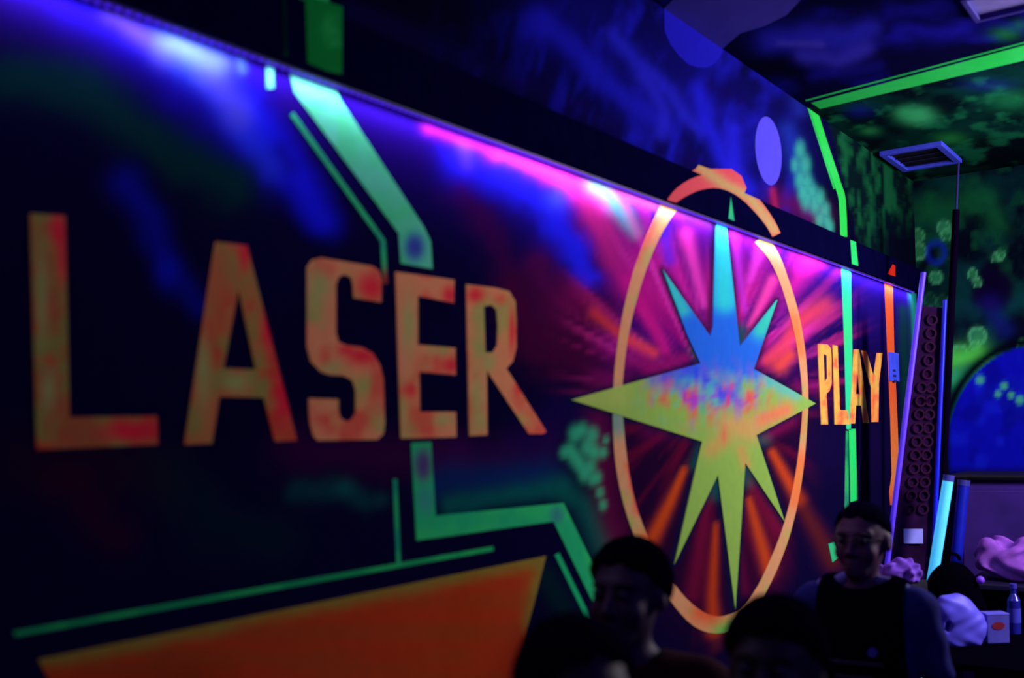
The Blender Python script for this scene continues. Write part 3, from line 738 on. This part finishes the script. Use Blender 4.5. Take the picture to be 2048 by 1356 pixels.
def ellip(X,Y,Z,c,r):
    x,y,z=X-c[0],Y-c[1],Z-c[2]
    k0=np.sqrt((x/r[0])**2+(y/r[1])**2+(z/r[2])**2); k1=np.sqrt((x/r[0]**2)**2+(y/r[1]**2)**2+(z/r[2]**2)**2)+1e-9
    return k0*(k0-1)/k1
def cone(X,Y,Z,a,b,r1,r2):
    ax,ay,az=a; bx,by,bz=b; dx,dy,dz=bx-ax,by-ay,bz-az; L=dx*dx+dy*dy+dz*dz
    t=np.clip(((X-ax)*dx+(Y-ay)*dy+(Z-az)*dz)/L,0,1)
    return np.sqrt((X-ax-t*dx)**2+(Y-ay-t*dy)**2+(Z-az-t*dz)**2)-(r1+(r2-r1)*t)
def smin(a,b,k):
    h=np.maximum(k-np.abs(a-b),0)/k; return np.minimum(a,b)-h*h*k*.25
def smax(a,b,k): return -smin(-a,-b,k)
def sdf_obj(name,f,lo,hi,h,mt,parent,label=None):
    P,F=surface_nets(f,lo,hi,h)
    me=bpy.data.meshes.new(name); me.from_pydata(P.tolist(),[],F.tolist()); me.update()
    o=link(name,me,parent,mt,True)
    if label: o['label']=label
    return o

def blob_thing(name,loc,label,cat,parts,mt,lo,hi,h=.012,rz=0,bump=.012,fr=22,child='cloth',group=None):
    t=thing(name,loc,label,cat,group,rz)
    def f(X,Y,Z):
        d=None
        for c,r in parts:
            e=ellip(X,Y,Z,c,r); d=e if d is None else smin(d,e,.05)
        d=d+bump*(np.sin(X*fr+2*np.sin(Z*fr*.8+Y*9))*np.cos(Z*fr*1.2+1.5*np.sin(Y*fr))+.5*np.sin(Y*fr*1.7+X*fr))
        return smax(d,-Z,.01)
    sdf_obj(child,f,lo,hi,h,mt,t); return t
coat=mat('coat_pink',(150,84,205),.9,.05,var=.2,scale=20); coat2=mat('coat_violet',(110,70,190),.9,.05,var=.25,scale=20)
blob_thing('coat',(.69,5.72,.872),'pinkish violet fluffy coat heaped on the left of the counter','coat',[((0,0,.07),(.22,.14,.085)),((-.14,0,.13),(.08,.09,.07)),((.02,-.04,.14),(.07,.07,.07)),((.15,.02,.13),(.11,.12,.09))],coat,(-.34,-.24,-.02),(.36,.24,.30),h=.01,bump=.02,fr=34)
blob_thing('coat',(1.32,5.72,.872),'pale violet coat heaped right of the pinkish coat','coat',[((0,0,.08),(.2,.14,.10)),((.08,0,.14),(.13,.1,.09))],coat,(-.32,-.24,-.02),(.34,.24,.34),h=.01,bump=.02,fr=34)
# pale carrier bag with a hand hole
t=thing('carrier_bag',(*on_z(1921,1291,.71)[:2],.711),'pale white carrier bag with a dark hand hole on the table','bag',rz=TH)
def bagf(X,Y,Z):
    d=ellip(X,Y,Z,(-.01,0,.10),(.098,.05,.115)); d=smin(d,ellip(X,Y,Z,(-.045,0,.165),(.055,.035,.055)),.04); d=smin(d,ellip(X,Y,Z,(.05,0,.07),(.06,.045,.08)),.04)
    d=smin(d,ellip(X,Y,Z,(-.02,0,.03),(.09,.05,.05)),.03)
    d=d+.004*np.sin(X*60+3*np.sin(Z*30))*np.cos(Z*42)
    d=smax(d,-cone(X,Y,Z,(-.072,-.1,.098),(-.058,-.1,.072),.011,.011)*1.0,.01) if False else d
    hole=np.sqrt(((X+.066)/.9)**2+((Z-.088)/1.8)**2)-.012
    return smax(smax(d,-hole,.008),-Z,.008)
sdf_obj('film',bagf,(-.15,-.08,-.01),(.16,.08,.25),.006,mat('bag_white',(92,84,235),.5,.3,var=.1),t)
# small box with a red oval emblem
bx_=thing('box',(*on_z(1990,1284,.71)[:2],.71),'small pale box with a red oval emblem, standing right of the carrier bag','box',rz=TH)
bm=bmesh.new(); box(bm,(0,0,.062),(.098,.07,.124),.004); obj('body',bm,mat('box_pale',(80,76,190),.7),bx_)
bm=bmesh.new(); box(bm,(0,0,.126),(.1,.072,.008),.002); obj('lid',bm,mat('box_lid',(90,86,210),.7),bx_)
bm=bmesh.new(); tube(bm,(0,-.0352,.078),(0,-.0368,.078),.5,n=24)
for v_ in bm.verts: v_.co.x*=.056; v_.co.z=.078+(v_.co.z-.078)*.034
o=obj('emblem',bm,mat('emblem_red',(130,24,50),.6),bx_); o['label']='dark red oval emblem'
# bottle
p_=on_z(2025,1270,.71); bt=thing('bottle',(p_[0],p_[1]+.05,.71),'slim bottle with a pale blue side standing on the table right of the box','bottle')
bm=bmesh.new(); tube(bm,(0,0,0),(0,0,.15),.028,n=20); tube(bm,(0,0,.15),(0,0,.18),.028,.012,n=20); tube(bm,(0,0,.18),(0,0,.205),.012,n=16); obj('body',bm,mat('bottle_blue',(30,30,150),.2,.5),bt,True)
bm=bmesh.new(); tube(bm,(0,0,.205),(0,0,.225),.015,n=16); obj('cap',bm,mat('bottle_cap',(60,50,180),.5),bt,True)
bm=bmesh.new(); tube(bm,(0,0,.05),(0,0,.115),.0287,n=20,cap=False); obj('paper_band',bm,mat('bottle_label',(60,60,200),.6),bt,True)
# black rucksack
bp=thing('rucksack',(.50,5.0,.711),'black rucksack standing on the table under the cyan tube','bag',rz=.4)
blk=mat('rucksack_black',(3,2,10),1.,0)
sdf_obj('body',lambda X,Y,Z: smax(smin(ellip(X,Y,Z,(0,0,.15),(.125,.075,.18)),ellip(X,Y,Z,(.03,-.01,.08),(.115,.09,.09)),.06),-Z,.02),(-.19,-.15,-.02),(.2,.15,.38),.012,blk,bp)
sdf_obj('pocket',lambda X,Y,Z: ellip(X,Y,Z,(0,-.065,.10),(.08,.035,.07)),(-.12,-.15,.0),(.12,0,.22),.01,mat('pocket_dark',(7,6,20),1.,0),bp)
bm=bmesh.new()
pts=[Vector((.035*math.cos(t),0,.335+.03*math.sin(t))) for t in [math.pi*i/8 for i in range(9)]]
for a,b in zip(pts,pts[1:]): tube(bm,a,b,.008,n=8)
obj('handle',bm,blk,bp,True)
bm=bmesh.new(); bmesh.ops.create_uvsphere(bm,u_segments=14,v_segments=10,radius=.018,matrix=Matrix.Translation((.112,-.04,.25)))
obj('bobble',bm,mat('bobble_violet',(130,70,250),.5),bp,True)
# carton with a garment on top
cn=thing('carton',(.375,4.58,.711),'dark carton at the left end of the table under a violet garment','carton')
bm=bmesh.new(); box(bm,(0,0,.14),(.19,.2,.28),.004); obj('body',bm,mat('carton_dark',(14,10,26),.9),cn)
for sx in(-1,1):
    bm=bmesh.new(); box(bm,(sx*.0475,0,.283),(.093,.2,.005),.001); obj('flap',bm,mat('carton_flap%d'%sx,(16,11,30),.9),cn)
blob_thing('garment',(.375,4.58,.998),'small violet garment heaped on the carton behind the boy with glasses','garment',[((0,0,.035),(.085,.085,.05)),((.03,0,.05),(.04,.05,.035))],coat2,(-.13,-.13,-.01),(.13,.13,.14),h=.006,bump=.010,fr=60)

# ================================================================== PEOPLE
EYE=mat('eye_white',(44,38,66),.4,.2); IRIS=mat('iris_dark',(12,8,12),.3,.4)
def person(label,u,vtop,depth,yaw,hyaw,hpitch,skin,hairc,shirtc,trc,wide=1.,hair_k=(.85,.01,.016),vest=False,glasses=False,sleeve=.6,hood=False):
    top=dep(u,vtop,depth); Ht=top[2]; s=Ht/1.475
    dx,dy=CAM[0]-top[0],CAM[1]-top[1]; rz=math.atan2(-dx,dy)+R(yaw)
    t=thing('person',(top[0],top[1],0),label,'person',rz=rz)
    HC=np.array([0,.012,1.362]); ch,sh=math.cos(R(hyaw)),math.sin(R(hyaw)); cp,sp=math.cos(R(hpitch)),math.sin(R(hpitch))
    NK=np.array([0,0,1.25])
    Mh=np.array([[ch,-sh,0],[sh,ch,0],[0,0,1]])@np.array([[1,0,0],[0,cp,-sp],[0,sp,cp]])   # head -> body
    def tohead(X,Y,Z):
        x,y,z=X-NK[0],Y-NK[1],Z-NK[2]; I=Mh.T
        a=I[0,0]*x+I[0,1]*y+I[0,2]*z; b=I[1,0]*x+I[1,1]*y+I[1,2]*z; c=I[2,0]*x+I[2,1]*y+I[2,2]*z
        o=HC-NK; return a-o[0],b-o[1],c-o[2]
    def fromhead(p): return Mh@(np.array(p)+HC-NK)+NK
    def head(X,Y,Z):
        x,y,z=tohead(X,Y,Z); ax_=np.abs(x)
        d=ellip(x,y,z,(0,-.012,.022),(.074,.088,.080))
        d=smin(d,ellip(x,y,z,(0,.014,-.035),(.057,.068,.074)),.03)
        d=smin(d,ellip(x,y,z,(0,.055,-.092),(.028,.024,.019)),.03)
        d=smin(d,ellip(ax_,y,z,(.036,.052,-.036),(.024,.024,.024)),.02)
        d=smin(d,cone(ax_,y,z,(.012,.074,.022),(.046,.062,.022),.009,.007),.014)
        d=smax(d,-ellip(ax_,y,z,(.030,.096,.001),(.019,.017,.012)),.014)
        d=smin(d,cone(x,y,z,(0,.080,.004),(0,.101,-.034),.006,.011),.012)
        d=smin(d,ellip(ax_,y,z,(.011,.090,-.040),(.008,.010,.007)),.006)
        d=smin(d,ellip(x,y,z,(0,.078,-.064),(.023,.013,.006)),.006); d=smin(d,ellip(x,y,z,(0,.077,-.076),(.019,.012,.007)),.006)
        d=smax(d,-cone(ax_,y,z,(0,.093,-.070),(.022,.086,-.069),.0025,.002),.004)
        e=ellip(ax_,y,z,(.077,-.012,-.006),(.010,.019,.031)); e=smax(e,-ellip(ax_,y,z,(.089,-.006,-.004),(.007,.010,.017)),.006)
        return smin(d,e,.010)
    def torso(X,Y,Z):
        x=np.abs(X)
        d=ellip(X,Y,Z,(0,0,.82),(.140*wide,.095,.12)); d=smin(d,ellip(X,Y,Z,(0,.0,.95),(.122*wide,.088,.16)),.08)
        d=smin(d,ellip(X,Y,Z,(0,.0,1.08),(.148*wide,.098,.13)),.08); d=smin(d,cone(x,Y,Z,(0,0,1.19),(.135*wide,-.005,1.165),.05,.046),.06)
        return d
    def uparm(X,Y,Z): return cone(np.abs(X),Y,Z,(.155*wide,-.005,1.16),(.205*wide,-.025,.93),.044,.034)
    def legs(X,Y,Z):
        x=np.abs(X); d=smin(cone(x,Y,Z,(.075,0,.78),(.082,.012,.42),.078,.052),cone(x,Y,Z,(.082,.012,.42),(.088,-.015,.09),.050,.033),.03)
        return smin(d,ellip(x,Y,Z,(.086,-.022,.30),(.042,.05,.10)),.03)
    def feet(X,Y,Z):
        x=np.abs(X); return smax(smin(cone(x,Y,Z,(.088,-.03,.045),(.098,.115,.032),.036,.030),cone(x,Y,Z,(.088,-.02,.04),(.088,-.015,.10),.034,.033),.03),-(Z-.012),.01)
    def hand(X,Y,Z):
        x=np.abs(X); cx_=.222*wide
        d=ellip(x,Y,Z,(cx_,.052,.665),(.013,.034,.045))
        for yo,L in ((-.024,.040),(-.008,.052),(.009,.056),(.025,.048)):
            d=smin(d,cone(x,Y,Z,(cx_,.056+yo,.640),(cx_-.004,.060+yo*1.15,.640-L*.62),.0078,.007),.006)
            d=smin(d,cone(x,Y,Z,(cx_-.004,.060+yo*1.15,.640-L*.62),(cx_-.018,.060+yo*1.15,.640-L*1.15),.007,.006),.004)
        d=smin(d,cone(x,Y,Z,(cx_-.004,.080,.685),(cx_-.014,.104,.655),.010,.0085),.008); d=smin(d,cone(x,Y,Z,(cx_-.014,.104,.655),(cx_-.018,.108,.628),.0085,.007),.004)
        return d
    def body(X,Y,Z):
        x=np.abs(X); zmin,zmax=Z.min()/s,Z.max()/s
        X,Y,Z,x=X/s,Y/s,Z/s,x/s
        d=np.full(X.shape,9.,np.float32)
        if zmax>1.1:
            d=np.minimum(d,head(X,Y,Z)); d=smin(d,cone(X,Y,Z,(0,-.012,1.16),(0,.0,1.30),.047,.042),.03)
        if zmax>.6: d=smin(d,torso(X,Y,Z),.04)
        if zmax>.55:
            d=smin(d,uparm(X,Y,Z),.03); d=smin(d,cone(x,Y,Z,(.205*wide,-.025,.93),(.220*wide,.045,.715),.034,.023),.02); d=smin(d,hand(X,Y,Z),.012)
        if zmin<.95: d=smin(d,legs(X,Y,Z),.04); d=smin(d,feet(X,Y,Z),.03)
        return d*s
    sk=mat('skin',skin,.6,.3,var=.08); sk.name='skin'
    b=sdf_obj('body',body,(-.30*s*wide,-.16*s,-.02),(.30*s*wide,.17*s,1.52*s),.0085,sk,t)
    # head details
    for sx in(-1,1):
        c=fromhead((sx*.030,.0765,.001))*s
        bm=bmesh.new(); bmesh.ops.create_uvsphere(bm,u_segments=14,v_segments=10,radius=.0115*s,matrix=Matrix.Translation(Vector(c))); e=obj('eye',bm,EYE,t,True)
        c=fromhead((sx*.030,.0845,.001))*s
        bm=bmesh.new(); bmesh.ops.create_uvsphere(bm,u_segments=10,v_segments=8,radius=.0052*s,matrix=Matrix.Translation(Vector(c))); obj('iris',bm,IRIS,e,True)
        bm=bmesh.new()
        pts=[Vector(fromhead((sx*(.014+.012*i),.091-.0035*i*i*.9,.019+.003*math.sin(i*1.3)))*s) for i in range(4)]
        for p,q in zip(pts,pts[1:]): tube(bm,p,q,.0035*s,n=6)
        obj('eyebrow',bm,mat('brow',hairc,.9),t,True)
    def hair(X,Y,Z):
        x,y,z=tohead(X/s,Y/s,Z/s); k,c0,th=hair_k
        d=ellip(x,y,z,(0,-.014,.024),(.077+th*.8,.091+th*.8,.083+th))
        d=d+.0022*np.sin(x*210+y*60)*np.sin(y*180+z*40)
        cut=-(z-(c0+k*y)+ .006*np.sin(x*120)); inner=ellip(x,y,z,(0,-.012,.022),(.070,.084,.076))
        return smax(smax(d,cut,.012),-inner,.004)*s
    hc=fromhead((0,0,0))*s
    sdf_obj('hair',hair,tuple(hc-.135*s),tuple(hc+.135*s),.006,mat('hair',hairc,1.,.0,var=.4,scale=60),t)
    # shirt / trousers / shoes
    shm=mat('shirt',shirtc,.9,.05,var=.15)
    def shirt(X,Y,Z):
        X,Y,Z=X/s,Y/s,Z/s; x=np.abs(X)
        fold=.003*np.sin(Z*55+X*18)*np.cos(Y*40+X*25)
        d=smin(torso(X,Y,Z),legs(X,Y,Z),.04)-.012+fold; d=smax(d,.76-Z,.01)
        el=cone(x,Y,Z,(.155*wide,-.005,1.16),(.205*wide-(.05*wide*(1-sleeve)),-.025+.02*(1-sleeve),.93+.23*(1-sleeve)),.056,.050)
        if sleeve>1: el=smin(el,cone(x,Y,Z,(.205*wide,-.025,.93),(.219*wide,.043,.725),.046,.034),.03)
        else: el=smax(el,(1.16-.23*sleeve)-Z,.008)
        d=smin(d,el+fold,.03); nk=np.sqrt(X**2+(Y-.01)**2*.9)-.062
        d=smax(d,smin(Z-1.205,-nk,.01) if False else np.minimum(Z-1.19,-nk+0*Z),.008) if False else smax(d,-(cone(X,Y,Z,(0,.0,1.21),(0,.02,1.40),.060,.10)),.008)
        return d*s
    sdf_obj('shirt',shirt,(-.32*s*wide,-.17*s,.72*s),(.32*s*wide,.17*s,1.28*s),.0095,shm,t)
    if hood:
        def hd(X,Y,Z):
            X,Y,Z=X/s,Y/s,Z/s; d=np.abs(np.sqrt((X/1.15)**2+(Y+.02)**2)-.080)-.022; return smax(np.sqrt(np.maximum(d+.022,0)**2*0+ (np.sqrt((X/1.15)**2+(Y+.02)**2)-.080)**2+(Z-1.205-.10*np.clip(-Y,0,.1))**2)-.032,-9+0*Z,.01)*s
        sdf_obj('hood',hd,(-.16*s,-.16*s,1.12*s),(.16*s,.14*s,1.30*s),.009,shm,t)
    def trou(X,Y,Z):
        X,Y,Z=X/s,Y/s,Z/s; d=smin(legs(X,Y,Z),ellip(X,Y,Z,(0,0,.82),(.14*wide,.095,.12)),.05)-.011+.002*np.sin(Z*60+X*30); return smax(smax(d,Z-.83,.01),.085-Z,.008)*s
    sdf_obj('trousers',trou,(-.21*s*wide,-.15*s,.05*s),(.21*s*wide,.15*s,.86*s),.012,mat('trousers',trc,.9,.05),t)
    def shoes(X,Y,Z): X,Y,Z=X/s,Y/s,Z/s; return smax(smax(feet(X,Y,Z)-.009,Z-.095,.006),-(Z-.0),.004)*s
    sdf_obj('shoes',shoes,(-.2*s,-.12*s,-.012),(.2*s,.2*s,.12*s),.009,mat('shoes',(14,12,20),.6),t)
    if vest:
        vm=mat('vest_black',(4,3,14),1.,.0)
        def vs2(X,Y,Z):
            X,Y,Z=X/s,Y/s,Z/s; x=np.abs(X)
            d=torso(X,Y,Z)-.034; d=smax(d,.86-Z,.012); d=smax(d,x-(.125+.04*np.clip(1.15-Z,0,.2)*5*.2),.015)
            pass
            d=smax(d,-cone(X,Y,Z,(0,.0,1.22),(0,.02,1.42),.075,.11),.01); return d*s
        v_=sdf_obj('vest',vs2,(-.24*s*wide,-.18*s,.82*s),(.24*s*wide,.18*s,1.28*s),.0095,vm,t,'black sleeveless game vest')
        bm=bmesh.new(); box(bm,Vector((0,.137,1.02))*s,Vector((.16,.012,.012))*s,.003); obj('trim_line',bm,mat('vest_trim',(30,26,60)),v_)
        bm=bmesh.new(); tube(bm,Vector((-.05,.125,1.055))*s,Vector((-.05,.143,1.055))*s,.013*s,n=14); obj('sensor',bm,mat('vest_sensor',(60,60,170)),v_,True)
        bm=bmesh.new(); box(bm,Vector((0,.132,.95))*s,Vector((.12,.02,.07))*s,.008); obj('battery_pack',bm,mat('vest_pack',(12,8,40)),v_)
        for sx in(-1,1):
            def cf(X,Y,Z,sx=sx):
                X,Y,Z=X/s,Y/s,Z/s; return (cone(X,Y,Z,(sx*.05,.02,1.245),(sx*.115,.0,1.215),.018,.026)+.003*np.sin(X*90))*s
            c=(np.array([sx*.08,0,1.23])*s); sdf_obj('collar_flap',cf,tuple(c-.085*s),tuple(c+.085*s),.008,mat('collar_pale',(90,84,170),.8),t)
    if glasses:
        g=bmesh.new(); rr=.0016*s
        for sx in(-1,1):
            n=16; pts=[Vector(fromhead((sx*.031+.019*math.cos(2*math.pi*i/n),.101-abs(sx*.031+.019*math.cos(2*math.pi*i/n))*.12,.000+.014*math.sin(2*math.pi*i/n)))*s) for i in range(n+1)]
            for p,q in zip(pts,pts[1:]): tube(g,p,q,.0018*s,n=6)
            tube(g,Vector(fromhead((sx*.050,.096,.004))*s),Vector(fromhead((sx*.080,-.01,.006))*s),.0018*s,n=6)
        tube(g,Vector(fromhead((-.012,.101,.004))*s),Vector(fromhead((.012,.101,.004))*s),.0018*s,n=6)
        obj('glasses',g,mat('glasses_dark',(6,5,10),.3,.5),t,True)
    return t
person('boy with short dark hair in a dark red shirt, in front of the ring',1255,1080,2.2,-8,-20,4,(42,20,52),(4,3,14),(40,4,20),(12,12,24),wide=1.05)
person('boy with glasses in a pale blue shirt and black vest below the word PLAY',1722,1004,3.05,-12,-8,3,(72,36,74),(8,5,26),(30,32,104),(12,12,26),wide=1.0,vest=True,glasses=True,hair_k=(.62,.030,.007),sleeve=.85)
person('dark haired child at the bottom edge right of the boy in red',1545,1204,1.72,-10,-5,6,(34,20,44),(6,4,20),(12,10,30),(10,10,20),sleeve=1.2,hood=True,hair_k=(.7,.012,.02))
person('child at the bottom edge left of the boy in red, only the head showing',1150,1238,1.45,10,14,4,(36,18,44),(8,5,24),(40,20,90),(10,10,20),wide=.95,hair_k=(.8,.012,.014))
